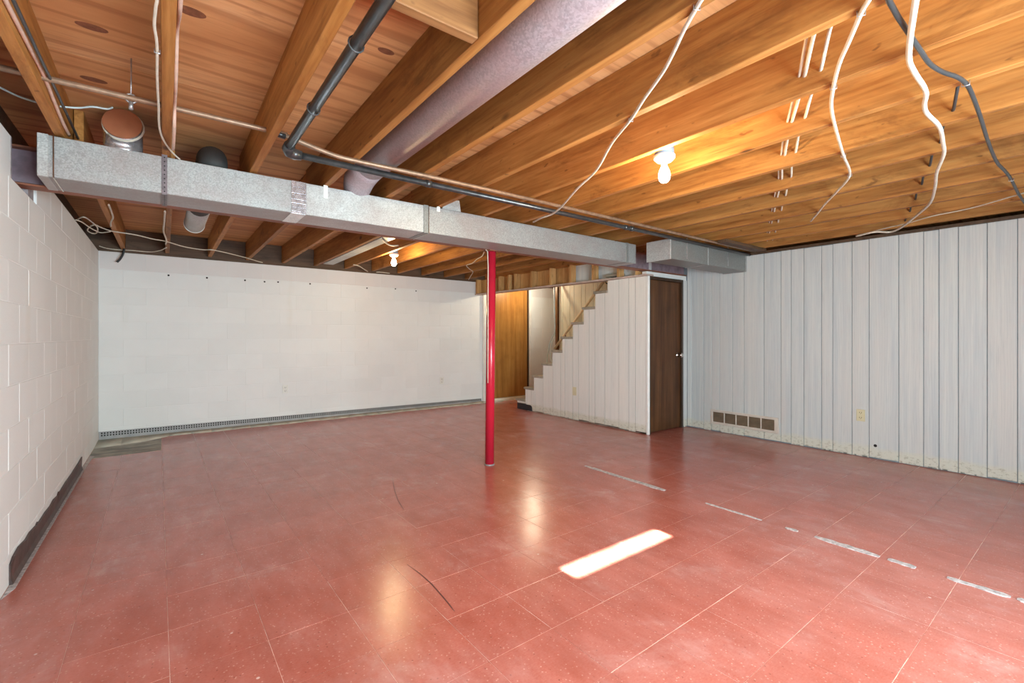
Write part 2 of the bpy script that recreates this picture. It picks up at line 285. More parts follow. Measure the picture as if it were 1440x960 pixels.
# ------------------------------------------------------------------ mesh helpers
class MB:
    def __init__(s): s.v = []; s.f = []; s.sm = []
    def add(s, v, f, smooth=False):
        o = len(s.v); s.v += [tuple(p) for p in v]; s.f += [tuple(i+o for i in q) for q in f]; s.sm += [smooth]*len(f); return s
    def box(s, x0, x1, y0, y1, z0, z1):
        v = [(x, y, z) for z in (z0, z1) for y in (y0, y1) for x in (x0, x1)]
        return s.add(v, [(0, 2, 3, 1), (4, 5, 7, 6), (0, 1, 5, 4), (2, 6, 7, 3), (0, 4, 6, 2), (1, 3, 7, 5)])
    def bbox(s, x0, x1, y0, y1, z0, z1, b):
        """box with chamfered edges"""
        v = []; idx = {}
        X = (x0, x1); Y = (y0, y1); Z = (z0, z1)
        for i in (0, 1):
            for j in (0, 1):
                for k in (0, 1):
                    sx, sy, sz = (1 if i == 0 else -1), (1 if j == 0 else -1), (1 if k == 0 else -1)
                    for a, d in (('x', (0, sy*b, sz*b)), ('y', (sx*b, 0, sz*b)), ('z', (sx*b, sy*b, 0))):
                        idx[(i, j, k, a)] = len(v); v.append((X[i]+d[0], Y[j]+d[1], Z[k]+d[2]))
        f = []
        for i in (0, 1): f.append([idx[(i, j, k, 'x')] for j, k in ((0, 0), (1, 0), (1, 1), (0, 1))][::(1 if i else -1)])
        for j in (0, 1): f.append([idx[(i, j, k, 'y')] for i, k in ((0, 0), (0, 1), (1, 1), (1, 0))][::(1 if j else -1)])
        for k in (0, 1): f.append([idx[(i, j, k, 'z')] for i, j in ((0, 0), (1, 0), (1, 1), (0, 1))][::(1 if k else -1)])
        for i in (0, 1):
            for j in (0, 1): f.append([idx[(i, j, 0, 'x')], idx[(i, j, 1, 'x')], idx[(i, j, 1, 'y')], idx[(i, j, 0, 'y')]])
            for k in (0, 1): f.append([idx[(i, 0, k, 'x')], idx[(i, 1, k, 'x')], idx[(i, 1, k, 'z')], idx[(i, 0, k, 'z')]])
        for j in (0, 1):
            for k in (0, 1): f.append([idx[(0, j, k, 'y')], idx[(1, j, k, 'y')], idx[(1, j, k, 'z')], idx[(0, j, k, 'z')]])
        for i in (0, 1):
            for j in (0, 1):
                for k in (0, 1): f.append([idx[(i, j, k, a)] for a in 'xyz'])
        return s.add(v, f)
    def prism(s, poly, a0, a1, axis='x'):
        """polygon (two coordinates, any simple outline) extruded along an axis"""
        n = len(poly)
        def P(p, a): return (a, p[0], p[1]) if axis == 'x' else ((p[0], a, p[1]) if axis == 'y' else (p[0], p[1], a))
        v = [P(p, a0) for p in poly]+[P(p, a1) for p in poly]
        return s.add(v, [tuple(range(n))[::-1], tuple(range(n, 2*n))]+[(i, (i+1) % n, n+(i+1) % n, n+i) for i in range(n)])
    def tube(s, pts, r, seg=8, cap=True, sub=0):
        pts = [Vector(p) for p in pts]
        if sub:
            out = []; n = len(pts)
            for i in range(n-1):
                p0, p1, p2, p3 = pts[max(i-1, 0)], pts[i], pts[i+1], pts[min(i+2, n-1)]
                for t in range(sub):
                    t = t/sub
                    out.append(0.5*((2*p1)+(p2-p0)*t+(2*p0-5*p1+4*p2-p3)*t*t+(3*p1-p0-3*p2+p3)*t**3))
            pts = out+[pts[-1]]
        R = r if isinstance(r, (list, tuple)) else [r]*len(pts)
        v = []; n = len(pts); pn = None
        for i, p in enumerate(pts):
            d = (pts[min(i+1, n-1)]-pts[max(i-1, 0)]).normalized()
            if pn is None:
                pn = d.orthogonal().normalized()
                if abs(d.z) < 0.9: pn = (UP-d*UP.dot(d)).normalized()
            else: pn = (pn-d*pn.dot(d)).normalized()
            q = d.cross(pn)
            for k in range(seg):
                a = 2*math.pi*k/seg; v.append(p+(pn*math.cos(a)+q*math.sin(a))*R[i])
        f = [(i*seg+k, i*seg+(k+1) % seg, (i+1)*seg+(k+1) % seg, (i+1)*seg+k) for i in range(n-1) for k in range(seg)]
        s.add(v, f, True)
        if cap: s.f += [tuple(range(len(s.v)-n*seg, len(s.v)-n*seg+seg))[::-1], tuple(range(len(s.v)-seg, len(s.v)))]; s.sm += [False, False]
        return s
    def lathe(s, prof, c, seg=24, axis='z'):
        v = []
        for r, h in prof:
            for k in range(seg):
                a = 2*math.pi*k/seg; x, y = r*math.cos(a), r*math.sin(a)
                v.append((c[0]+x, c[1]+y, c[2]+h) if axis == 'z' else ((c[0]+x, c[1]+h, c[2]+y) if axis == 'y' else (c[0]+h, c[1]+x, c[2]+y)))
        n = len(prof)
        s.add(v, [(i*seg+k, i*seg+(k+1) % seg, (i+1)*seg+(k+1) % seg, (i+1)*seg+k) for i in range(n-1) for k in range(seg)], True)
        b = len(s.v)-n*seg; s.f += [tuple(range(b, b+seg)), tuple(range(len(s.v)-seg, len(s.v)))]; s.sm += [False, False]
        return s
    def mesh(s, name, mat, off=(0, 0, 0)):
        me = bpy.data.meshes.new(name); me.from_pydata([(p[0]-off[0], p[1]-off[1], p[2]-off[2]) for p in s.v], [], s.f)
        me.polygons.foreach_set('use_smooth', s.sm); me.materials.append(MAT[mat]); me.update()
        bm = bmesh.new(); bm.from_mesh(me); bmesh.ops.recalc_face_normals(bm, faces=bm.faces); bm.to_mesh(me); bm.free()
        return me
    def build(s, name, mat, parent=None, loc=None):
        """one mesh object; a child keeps its place in the world under its thing"""
        base = Vector(loc) if loc else Vector((0, 0, 0))
        if parent is not None:
            base = Vector((0, 0, 0)); p = parent
            while p is not None: base += p.location; p = p.parent
            own = Vector((0, 0, 0))
        else: own = base
        o = bpy.data.objects.new(name, s.mesh(name, mat, base)); COL.objects.link(o); o.location = own
        if parent is not None: o.parent = parent
        return o

def tag(o, label, cat, group=None, kind=None):
    o['label'] = label; o['category'] = cat
    if group: o['group'] = group
    if kind: o['kind'] = kind
    return o
def thing(name, loc, label, cat, group=None, kind=None):
    o = bpy.data.objects.new(name, None); COL.objects.link(o); o.location = loc; o.empty_display_size = 0.05
    return tag(o, label, cat, group, kind)
def inst(name, me, loc, parent, rz=0.0):
    o = bpy.data.objects.new(name, me); COL.objects.link(o); o.location = loc; o.parent = parent; o.rotation_euler = (0, 0, rz); return o

XL, XR, XS, YB, YF, ZT = -0.58, 5.42, 4.58, 6.88, -1.2, 2.155       # left wall, panelled wall, stair wall, back wall, wall behind the camera, joist underside
ZSUB = ZT+0.235
XFAR = 6.9

# ------------------------------------------------------------------ floor: slab and 12 inch tiles
fl = MB().box(XL-0.2, XFAR+0.1, YF-0.2, YB+0.2, -0.12, -0.0009).build('floor', 'slab')
tag(fl, 'red vinyl tile floor with pale seams over the whole basement', 'floor', kind='structure')
T, ROT, U0, V0 = 0.3048, 0.0082, 0.0335, 0.1524
cr, sr = math.cos(ROT), math.sin(ROT)
def uv2w(u, v): return (u*cr-v*sr, u*sr+v*cr)
def clip(poly, a, b, c):       # keep a*x+b*y <= c
    out = []
    for i in range(len(poly)):
        p, q = poly[i], poly[(i+1) % len(poly)]; dp, dq = a*p[0]+b*p[1]-c, a*q[0]+b*q[1]-c
        if dp <= 0: out.append(p)
        if (dp < 0 < dq) or (dq < 0 < dp): t = dp/(dp-dq); out.append((p[0]+(q[0]-p[0])*t, p[1]+(q[1]-p[1])*t))
    return out
Y_EDGE = 6.745
cells = []
for i in range(-4, 25):
    for j in range(-6, 24):
        u0, v0 = U0+i*T, V0+j*T
        if i < 0 and v0 > 5.85: continue                      # tiles gone in the corner
        ga, gb = random.uniform(0.0003, 0.0012), random.uniform(0.0004, 0.0017)
        poly = [uv2w(u0+ga, v0+gb), uv2w(u0+T-ga, v0+gb), uv2w(u0+T-ga, v0+T-gb), uv2w(u0+ga, v0+T-gb)]
        full = list(poly)
        for a, b, c in ((-1, 0, -XL), (0, -1, -YF), (0, 1, Y_EDGE), (1, 0, XFAR)):
            poly = clip(poly, a, b, c)
            if len(poly) < 3: break
        if len(poly) < 3: continue
        cxm = sum(p[0] for p in poly)/len(poly); cym = sum(p[1] for p in poly)/len(poly)
        if cxm > XR and cym < 5.8: continue
        if XS+0.1 < cxm < XR and 3.5 < cym < 5.7: continue
        px = [pix((p[0], p[1], 0)) for p in poly]
        vis = all(p[0] < 1e8 for p in px) and max(p[0] for p in px) > 0 and min(p[0] for p in px) < 1440 and min(p[1] for p in px) < 960
        ar = 0.5*abs(sum(px[k][0]*px[(k+1) % len(px)][1]-px[(k+1) % len(px)][0]*px[k][1] for k in range(len(px)))) if vis else -1
        cells.append((ar, poly, poly == full, (cxm, cym)))
cells.sort(key=lambda c: -c[0])
shared = {}
rest = MB()
for n, (ar, poly, whole, c) in enumerate(cells):
    if n < 300 and ar > 0:
        z = random.uniform(-0.0004, 0.0002)
        if whole:
            key = random.randrange(6)
            if key not in shared:
                shared[key] = MB().prism([(p[0]-c[0], p[1]-c[1]) for p in poly], -0.0032, 0.0, 'z').mesh('floor_tile', 'tile')
            inst('floor_tile', shared[key], (c[0], c[1], z), fl)
        else:
            inst('floor_tile', MB().prism([(p[0]-c[0], p[1]-c[1]) for p in poly], -0.0032, 0.0, 'z').mesh('floor_tile', 'tile'), (c[0], c[1], z), fl)
    else: rest.prism(poly, -0.0032, -0.0002, 'z')
ro = rest.build('distant_floor_tiles', 'tile', fl); ro['kind'] = 'stuff'
# bare concrete where tiles are missing, and the trough along the back wall
cp = MB()
cp.prism([(XL, 5.93), (-0.02, 5.97), (-0.02, Y_EDGE+0.0), (XL, Y_EDGE)], -0.0034, -0.0004, 'z')
cp.build('concrete_patch', 'concrete', fl)
tr = MB()
N = 26
for i in range(N):
    xa, xb = XL+(4.9-XL)*i/N, XL+(4.9-XL)*(i+1)/N
    def ed(x): return Y_EDGE-0.02+0.02*math.sin(x*9)+(-0.30*max(0, (0.05-x)/0.63)**0.6 if x < 0.05 else 0)
    tr.add([(xa, ed(xa), -0.001), (xb, ed(xb), -0.001), (xb, YB-0.02, 0.018), (xa, YB-0.02, 0.018), (xa, ed(xa), -0.01), (xb, ed(xb), -0.01), (xb, YB-0.02, -0.01), (xa, YB-0.02, -0.01)],
           [(0, 1, 2, 3), (0, 4, 5, 1), (3, 2, 6, 7), (0, 3, 7, 4), (1, 5, 6, 2)], True)
tr.build('trough', 'trough', fl)

# ------------------------------------------------------------------ block walls
CH, BL = 0.198, 0.405
def lay(wall, axis, plane, sgn, a0, a1, off, ztop, skip=None, topmat=None):
    cache = {}
    for c in range(11):
        z1 = ztop-c*CH; z0 = max(z1-CH, 0.0)
        if z1-z0 < 0.03: continue
        s = off+(BL/2 if c % 2 else 0); k0 = math.floor((a0-s)/BL)
        k = k0
        while s+k*BL < a1:
            b0, b1 = max(s+k*BL, a0), min(s+(k+1)*BL, a1); k += 1
            if b1-b0 < 0.03: continue
            if skip and skip(b0, b1, z0, z1): continue
            g = 0.0016; L, Hh = b1-b0-2*g, z1-z0-2*g
            mt = topmat if (topmat and c == 0) else 'block'
            key = (round(L, 3), round(Hh, 3), mt)
            if key not in cache:
                q = MB()
                if axis == 'x': q.bbox(-L/2, L/2, -0.02, 0.02, -Hh/2, Hh/2, 0.0016)
                else: q.bbox(-0.02, 0.02, -L/2, L/2, -Hh/2, Hh/2, 0.0016)
                cache[key] = q.mesh('block', mt)
            pr = random.uniform(-0.0008, 0.0003)
            dpt = plane-sgn*(0.02-pr)
            inst('block', cache[key], ((b0+b1)/2, dpt, (z0+z1)/2) if axis == 'x' else (dpt, (b0+b1)/2, (z0+z1)/2), wall)
ZW = 2.122
wl = MB()
PK0, PK1, PKZ = 3.19, 3.75, ZW-CH
wl.box(XL-0.2, XL-0.0022, YF-0.2, PK0, 0, ZW); wl.box(XL-0.2, XL-0.0022, PK1, YB+0.2, 0, ZW); wl.box(XL-0.2, XL-0.0022, PK0, PK1, 0, PKZ)
wl = wl.build('wall_left', 'mortar'); tag(wl, 'white painted block wall with a pocket for the steel beam', 'wall', kind='structure')
lay(wl, 'y', XL, 1, 1.0, YB, 3.35-BL*8, ZW, skip=lambda a, b, z0, z1: z1 > ZW-0.02 and (a < PK1-0.02 and b > PK0+0.02))
pk = MB(); pk.box(XL-0.2, XL-0.15, PK0, PK1, PKZ, ZW); pk.box(XL-0.2, XL-0.001, PK0, PK0+0.02, PKZ, ZW)
pk.bbox(XL-0.16, XL-0.012, 3.60, PK1+0.0, PKZ+0.002, ZW-0.03, 0.01)
pk.build('beam_pocket', 'mortar_raw', wl)
wb = MB().box(XL, XFAR, YB+0.0022, YB+0.2, 0, ZW).build('wall_back', 'mortar')
tag(wb, 'white painted block wall with pink-grey top course behind the red column', 'wall', kind='structure')
lay(wb, 'x', YB, -1, XL, XFAR, -0.167, ZW, topmat='block_top')
nh = MB()
for px_, py_ in ((237, 387), (344.5, 394), (372, 396), (391, 396.5), (291, 390.5), (436, 399), (516, 405), (556, 406), (585, 409)):
    p = ony(px_, py_, YB); nh.lathe([(0.011, -0.003), (0.011, 0.004)], (p.x, YB, p.z), 8, 'y')
nh.build('anchor_hole', 'hole', wb)['kind'] = 'stuff'
# wall behind the camera, with the sun's window and an added unseen fill window
W1 = (1.595, 2.375, 1.80, 1.995); W2 = (0.3, 2.5, 0.35, 1.6)
wf = MB()
xs = [XL-0.2, W2[0], W1[0], W1[1], W2[1], XFAR]
wf.box(xs[0], xs[1], YF-0.2, YF, 0, ZSUB); wf.box(xs[4], xs[5], YF-0.2, YF, 0, ZSUB); wf.box(xs[1], xs[4], YF-0.2, YF, 0, W2[2]); wf.box(xs[1], xs[4], YF-0.2, YF, W2[3], W1[2])
wf.box(xs[1], xs[2], YF-0.2, YF, W1[2], ZSUB); wf.box(xs[3], xs[4], YF-0.2, YF, W1[2], ZSUB); wf.box(xs[2], xs[3], YF-0.2, YF, W1[3], ZSUB)
wf = wf.build('wall_front', 'block'); tag(wf, 'white block wall with a small window and an added fill window opposite the back wall', 'wall', kind='structure')
w1 = MB().box(W1[0], W1[1], YF-0.198, YF-0.192, W1[2], W1[3]).build('window_1', 'glass'); tag(w1, 'small clear basement window that lets in the sunbeam', 'window', kind='structure')
for nm, w, lab in (('fill_window', W2, 'added unseen fill window with glowing white shade facing the back wall'),):
    w2 = thing(nm, ((w[0]+w[1])/2, YF, w[2]), lab, 'window', kind='structure')
    MB().box(w[0]+0.02, w[1]-0.02, YF-0.06, YF-0.055, w[2]+0.02, w[3]-0.02).build('shade', 'shade', w2)
    for a in ((w[0], w[0]+0.039, w[2], w[3]), (w[1]-0.039, w[1], w[2], w[3]), (w[0]+0.04, w[1]-0.04, w[2], w[2]+0.039), (w[0]+0.04, w[1]-0.04, w[3]-0.039, w[3])): MB().box(a[0], a[1], YF-0.09, YF-0.01, a[2], a[3]).build('fill_window_frame', 'white_paint', w2)
wo = MB().box(XFAR, XFAR+0.15, YF-0.2, YB+0.2, 0, ZSUB).build('wall_outer', 'block'); tag(wo, 'white block wall beyond the panelled partition', 'wall', kind='structure')

# ------------------------------------------------------------------ panelled partition on the right, and the stair wall
ZP = 2.105
gr = [3.42, 3.355, 3.192, 3.085, 2.984, 2.822, 2.686, 2.459, 2.281, 2.177, 2.052, 1.886, 1.787, 1.623, 1.485, 1.26, 1.085, 0.983, 0.859, 0.686, 0.516, 0.40, 0.27, 0.06, -0.12, -0.28, -0.40, -0.62, -0.8, -1.0, YF]
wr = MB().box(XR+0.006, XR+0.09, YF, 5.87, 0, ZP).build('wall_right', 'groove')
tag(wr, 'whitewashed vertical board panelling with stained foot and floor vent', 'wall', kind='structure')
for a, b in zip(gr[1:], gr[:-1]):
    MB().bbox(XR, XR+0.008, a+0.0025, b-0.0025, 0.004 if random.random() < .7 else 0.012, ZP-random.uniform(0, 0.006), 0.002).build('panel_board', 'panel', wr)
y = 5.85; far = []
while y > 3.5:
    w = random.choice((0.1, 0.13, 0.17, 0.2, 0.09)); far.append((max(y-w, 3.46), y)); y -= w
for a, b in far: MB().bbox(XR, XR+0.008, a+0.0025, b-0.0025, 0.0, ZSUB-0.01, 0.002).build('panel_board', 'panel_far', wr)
MB().box(XR+0.006, XR+0.09, 3.4, 5.85, ZP, ZSUB-0.01).build('upper_backing', 'groove', wr)
# stairs rise towards the camera: tread k
RISE, RUN, TK = 0.2, 0.2125, 0.036
def tz(k): return 0.165+RISE*(k-1)
def ty(k): return 5.97-RUN*(k-1)
def top_at(yv):
    for k in range(1, 10):
        if ty(k+1)-0.032 <= yv <= ty(k)-0.032: return tz(k)-TK
    return 1.885 if yv < ty(10)-0.032 else 0.0
ws = thing('wall_stair', (XS, 4.6, 0), 'cream white board panelling cut in steps along the open staircase', 'wall', kind='structure')
sg = [5.938, 5.708, 5.579, 5.478, 5.297, 5.073, 4.911, 4.822, 4.663, 4.55, 4.352, 4.245, 4.072, 3.844, 3.688, 3.587, 3.415]
def stair_poly(a, b, zb):
    cuts = sorted([y for y in [ty(k)-0.032 for k in range(1, 11)] if a < y < b]); poly = [(a, zb), (b, zb)]
    e = [b]+cuts[::-1]+[a]
    for i in range(len(e)-1):
        h = top_at((e[i]+e[i+1])/2); poly += [(e[i], h), (e[i+1], h)]
    return poly
for n, (b, a) in enumerate(zip(sg[:-1], sg[1:])):
    zb = 0.10 if n == 0 else (0.01 if n < 2 else random.choice((0.006, 0.014, 0.022)))
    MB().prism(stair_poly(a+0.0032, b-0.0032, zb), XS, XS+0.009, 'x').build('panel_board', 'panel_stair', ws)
MB().prism(stair_poly(3.415, 5.72, 0.03), XS+0.005, XS+0.02, 'x').build('groove_backing', 'groove_dark', ws)
MB().prism([(5.55, 0.004), (5.93, 0.004), (5.93, 0.092), (5.60, 0.092), (5.565, 0.075)], XS-0.006, XS+0.03, 'x').build('black_kick', 'black_paint', ws)
MB().bbox(XS-0.006, XS+0.03, 3.395, 3.425, 0.0, 1.885, 0.004).build('corner_bead', 'white_paint', ws)
op = MB().bbox(XS-0.006, XS+0.002, 4.59, 4.665, 0.345, 0.46, 0.003).build('blank_outlet_plate', 'ivory'); tag(op, 'blank ivory cover plate on the stair panelling', 'outlet')
# staircase
st = thing('staircase', (5.0, 5.0, 0), 'worn wooden stairs climbing beside the cream panelling', 'staircase')
for k in range(1, 11):
    MB().bbox(XS-0.012, XR-0.005, ty(k)-RUN-0.035, ty(k), tz(k)-TK+0.001, tz(k), 0.006).build('tread', 'stair_wood', st)
    MB().box(XS+0.025, XR-0.01, ty(k)-0.05, ty(k)-0.034, tz(k)-RISE+0.002, tz(k)-TK-0.001).build('riser', 'cream_paint', st)
hr = thing('handrail', (XR, 5.3, 1.4), 'sloping cream handrail on dark brackets above the stairs', 'handrail')
pa, pb = Vector((5.36, 5.90, 0.955)), Vector((5.36, 4.55, 0.955+1.35*0.941))
MB().tube([pa, pb], 0.021, 10).build('rail', 'rail', hr)
for t in (0.2, 0.85):
    q = pa.lerp(pb, t); MB().tube([q+Vector((0, 0, -0.018)), q+Vector((0.01, 0, -0.06)), Vector((XR, q.y-0.02, q.z-0.075))], 0.008, 6).lathe([(0.022, -0.01), (0.022, 0)], (XR, q.y-0.02, q.z-0.075), 10, 'x').build('rail_bracket', 'cable_black', hr)
tp = MB().bbox(5.39, 5.46, 5.86, 5.915, 0.0, ZSUB-0.01, 0.004).build('trim_2', 'post_brown'); tag(tp, 'narrow brown post at the foot of the stairs', 'post', kind='structure')
# tubing hanging on the stairs
for n, (pts, mt, lab) in enumerate((
    ([(779, 400), (779.5, 440), (780, 466), (774, 480), (770, 500), (768.5, 511)], 'hose', 'pale blue tubing looped from the brown post to a tread, outer strand'),
    ([(780, 430), (780.5, 468), (776, 482), (774, 497), (775, 506), (778, 511)], 'hose', 'thin blue-grey tubing hanging between post and tread, inner strand'))):
    P3 = [onx(x, yy, 5.36-0.10*i) for i, (x, yy) in enumerate(pts)]
    o = MB().tube(P3, 0.010-0.003*n, 7, sub=5).build('stair_tubing', mt, loc=P3[-1]); tag(o, lab, 'tubing')

# header over the stair wall: plate, short studs, backing
def hx(y): return 4.585-0.061*(y-3.41)
hd = thing('trim_1', (4.5, 5.1, 1.9), 'timber header of short studs and tan panels above the stairs', 'header', kind='structure')
def skew(y0, y1, dx0, dx1, z0, z1):
    v = [(hx(y)+dx, y, z) for z in (z0, z1) for y in (y0, y1) for dx in (dx0, dx1)]
    return MB().add(v, [(0, 2, 3, 1), (4, 5, 7, 6), (0, 1, 5, 4), (2, 6, 7, 3), (0, 4, 6, 2), (1, 3, 7, 5)])
skew(3.40, 6.86, -0.02, 0.10, 1.888, 1.908).build('top_plate', 'plate_wood', hd)
for y in (6.84, 6.21, 5.975, 5.822, 5.436, 5.035, 4.648, 4.249, 3.845, 3.575):
    skew(y-0.038, y, -0.012, 0.078, 1.909, ZT-0.001).build('stud', 'stud', hd)
ys = [6.86, 6.21, 5.975, 5.436, 5.035, 4.648, 4.249, 3.845, 3.43]
for n, (b, a) in enumerate(zip(ys[:-1], ys[1:])):
    skew(a+0.004, b-0.004, 0.10, 0.11, 1.909, ZT-0.001).build('backing_panel', 'stud' if n < 5 else 'panel', hd)

# ------------------------------------------------------------------ doors
d1 = thing('door_1', (5.0, 3.42, 0), 'dark walnut flush door with round knob closing the closet under the stairs', 'door', kind='structure')
DX0, DX1 = 4.645, 5.285
dp = MB().bbox(DX0, DX1, 3.435, 3.47, 0.012, 1.85, 0.002).build('door_panel', 'door_dark', d1)
jm = MB(); jm.bbox(4.595, DX0-0.003, 3.405, 3.5, 0, 1.888, 0.003)
jm.build('jamb', 'door_frame', d1); MB().bbox(DX1+0.003, 5.315, 3.405, 3.5, 0, 1.888, 0.003).build('jamb', 'door_frame', d1); MB().bbox(DX0-0.003, DX1+0.003, 3.405, 3.5, 1.853, 1.888, 0.003).build('head_jamb', 'door_frame', d1)
kn = MB().lathe([(0.008, 0.0), (0.03, 0.0), (0.03, -0.006), (0.011, -0.01), (0.010, -0.035), (0.024, -0.045), (0.029, -0.058), (0.024, -0.07), (0.006, -0.074)], (5.225, 3.435, 0.93), 18, 'y').build('knob', 'chrome', dp)
for z in (0.30, 1.60): MB().tube([(DX0-0.001, 3.43, z-0.045), (DX0-0.001, 3.43, z+0.045)], 0.007, 8).build('hinge', 'chrome', dp)
MB().bbox(5.316, XR-0.002, 3.42, 3.5, 0, 1.888, 0.003).build('side_casing', 'panel', d1)
MB().bbox(4.595, XR-0.002, 3.43, 3.5, 1.889, 1.945, 0.002).build('head_panel', 'white_paint', d1)
d2 = thing('door_2', (5.15, YB, 0), 'amber plywood door leaf in the nook beyond the red column', 'door', kind='structure')
MB().bbox(4.64, 5.50, YB-0.06, YB-0.02, 0.055, 2.05, 0.003).build('door_panel', 'door_amber', d2)
MB().bbox(5.55, 5.60, YB-0.075, YB-0.001, 0.0, 2.08, 0.003).build('casing', 'white_paint', d2)
MB().bbox(5.505, 5.548, YB-0.05, YB-0.001, 0.0, 2.08, 0.003).build('dark_reveal', 'door_frame', d2)
MB().bbox(4.52, 4.635, YB-0.045, YB-0.001, 0.0, 2.08, 0.003).build('casing', 'white_paint', d2)
MB().bbox(4.64, 5.50, YB-0.085, YB-0.001, 0.0, 0.05, 0.004).build('threshold', 'cream_paint', d2)

# ------------------------------------------------------------------ ceiling: subfloor sheets, joists, blocking
ce = MB().box(XL-0.2, XFAR+0.15, YF-0.2, YB+0.2, ZSUB+0.018, ZSUB+0.08).build('ceiling', 'ply')
tag(ce, 'exposed floor framing of orange plywood and bare timber joists', 'ceiling', kind='structure')
sx = [XL-0.2, 0.43, 2.09, 4.14, XFAR+0.15]; sy = [YF-0.2, 0.30, 1.52, 2.74, 3.96, 5.18, 6.4, YB+0.2]
for j in range(len(sy)-1):
    ex = sx if j % 2 else [XL-0.2, 1.27, 3.31, 5.37, XFAR+0.15]
    for i in range(len(ex)-1):
        MB().box(ex[i]+0.0015, ex[i+1]-0.0015, sy[j]+0.0015, sy[j+1]-0.0015, ZSUB, ZSUB+0.018-random.uniform(0, 0.002)).build('plywood_sheet', 'ply', ce)
for px_, py_, rx, ry in ((129, 38, 0.05, 0.024), (132, 112, 0.05, 0.024), (268, 16, 0.05, 0.028), (543, 72, 0.036, 0.02)):
    p = onz(px_, py_, ZSUB); MB().prism([(p.x+rx*math.cos(a*math.pi/10), p.y+ry*math.sin(a*math.pi/10)) for a in range(20)], ZSUB-0.0012, ZSUB+0.002, 'z').build('plywood_plug', 'ply_patch', ce)
JF = [-0.43, -0.008, 0.411, 0.834, 1.254, 1.662, 2.073, 2.465, 2.885, 3.308, 3.71, 4.12, 4.53, 4.94, 5.34]
JB = [-0.386, 0.014, 0.438, 0.848, 1.272, 1.684, 2.105, 2.51, 2.92, 3.33, 3.74, 4.15, 4.56, 4.97, 5.38, 5.80, 6.2, 6.6]
TJ = 0.040
def joist(x, y0, y1): 
    return MB().bbox(x, x+TJ, y0, y1, ZT, ZSUB-0.001, 0.0025).build('joist', 'joist', ce)
for x in JF: joist(x, YF, 3.62)
for x in JB:
    if 4.58 < x < 5.42: joist(x, 5.05, YB-0.02)
    else: joist(x, 3.40, YB-0.02)
MB().bbox(0.452, 0.833, 1.29, 1.33, ZT, ZSUB-0.001, 0.003).build('blocking', 'block_wood', ce)
for a, b in zip(JF[:5], JF[1:6]): MB().bbox(a+TJ+0.001, b-0.001, 3.44, 3.48, ZT+0.0, ZT+0.038, 0.002).build('blocking', 'joist', ce)
MB().box(XL-0.2, XFAR, YB+0.0, YB+0.04, ZT+0.001, ZSUB).build('rim_board', 'dark_wood', ce)
MB().box(XL-0.2, XFAR, YB+0.001, YB+0.14, ZW, ZW+0.037).build('sill_plate', 'dark_wood', wb)
MB().box(XL-0.15, XL-0.11, YF, YB, ZT+0.001, ZSUB).build('rim_board', 'dark_wood', ce)
MB().box(XL-0.2, XL-0.06, PK1, YB, ZW, ZW+0.037).build('sill_plate', 'dark_wood', wl); MB().box(XL-0.2, XL-0.06, YF, PK0, ZW, ZW+0.037).build('sill_plate', 'dark_wood', wl)
MB().box(XR+0.01, XR+0.08, YF, 3.4, ZP, ZT-0.02).build('sill_plate', 'dark_wood', wr)

# ------------------------------------------------------------------ steel beam and red column
YBM = 3.47
bm_ = thing('steel_beam', (2.4, YBM, 1.95), 'rust-brown steel beam carried by the red column behind the flat duct', 'beam')
MB().bbox(XL-0.12, XR-0.002, YBM-0.05, YBM+0.05, 1.951, 1.963, 0.003).build('bottom_flange', 'beam', bm_)
MB().box(XL-0.12, XR-0.002, YBM-0.004, YBM+0.004, 1.963, ZT-0.013).build('web', 'beam_web', bm_)
MB().bbox(XL-0.12, XR-0.002, YBM-0.05, YBM+0.05, ZT-0.013, ZT-0.0005, 0.003).build('top_flange', 'beam', bm_)
pc = thing('support_column', (2.37, 3.49, 0), 'gloss red round steel column standing on the tile floor', 'column')
MB().tube([(2.37, 3.485, 0.012), (2.384, 3.475, 1.937)], 0.041, 28).build('shaft', 'red', pc)
MB().lathe([(0.046, 0.0), (0.046, 0.008), (0.042, 0.012)], (2.37, 3.485, 0), 28).build('base_ring', 'plate', pc)
MB().bbox(2.33, 2.44, YBM-0.05, YBM+0.05, 1.938, 1.95, 0.002).build('cap_plate', 'beam', pc)

# ------------------------------------------------------------------ ducts
DY0, DY1, DZ0, DZ1 = 3.145, 3.415, 1.944, 2.146
DXL, DXR = -0.482, 4.03
du = thing('air_duct', (1.8, 3.28, DZ0), 'long flat galvanised trunk duct running in front of the steel beam', 'duct')
for n, (a, b) in enumerate(((DXL, 0.68), (0.68, 1.56), (1.56, DXR))):
    MB().bbox(a+0.0006, b-0.0006, DY0, DY1, DZ0, DZ1, 0.003).build('duct_section', ('galv', 'galv_pale', 'galv_pale' if n == 1 else 'galv')[n], du)
MB().bbox(DXL-0.004, DXL+0.035, DY0-0.004, DY1, DZ0-0.003, DZ1+0.003, 0.002).build('end_cap', 'galv_pale', du)
MB().bbox(DXL+0.05, DXL+0.056, DY0-0.006, DY1, DZ0-0.004, DZ1+0.002, 0.001).build('drive_cleat', 'chrome', du)
tpv = MB(); n = 16
for i in range(n):
    za, zb = DZ0+(DZ1-DZ0)*i/n, DZ0+(DZ1-DZ0)*(i+1)/n
    f0, f1 = DY0-0.002-0.004*random.random(), DY0-0.002-0.004*random.random()
    tpv.box(0.638, 0.726, min(f0, f1), DY0, za, zb)
tpv.box(0.636, 0.722, DY0-0.001, DY1-0.005, DZ0-0.003, DZ0)
tpv.build('foil_tape', 'foil', du)
MB().bbox(1.545, 1.583, DY0-0.005, DY1-0.01, DZ0-0.004, DZ1+0.003, 0.0015).build('drive_cleat', 'galv_box', du)
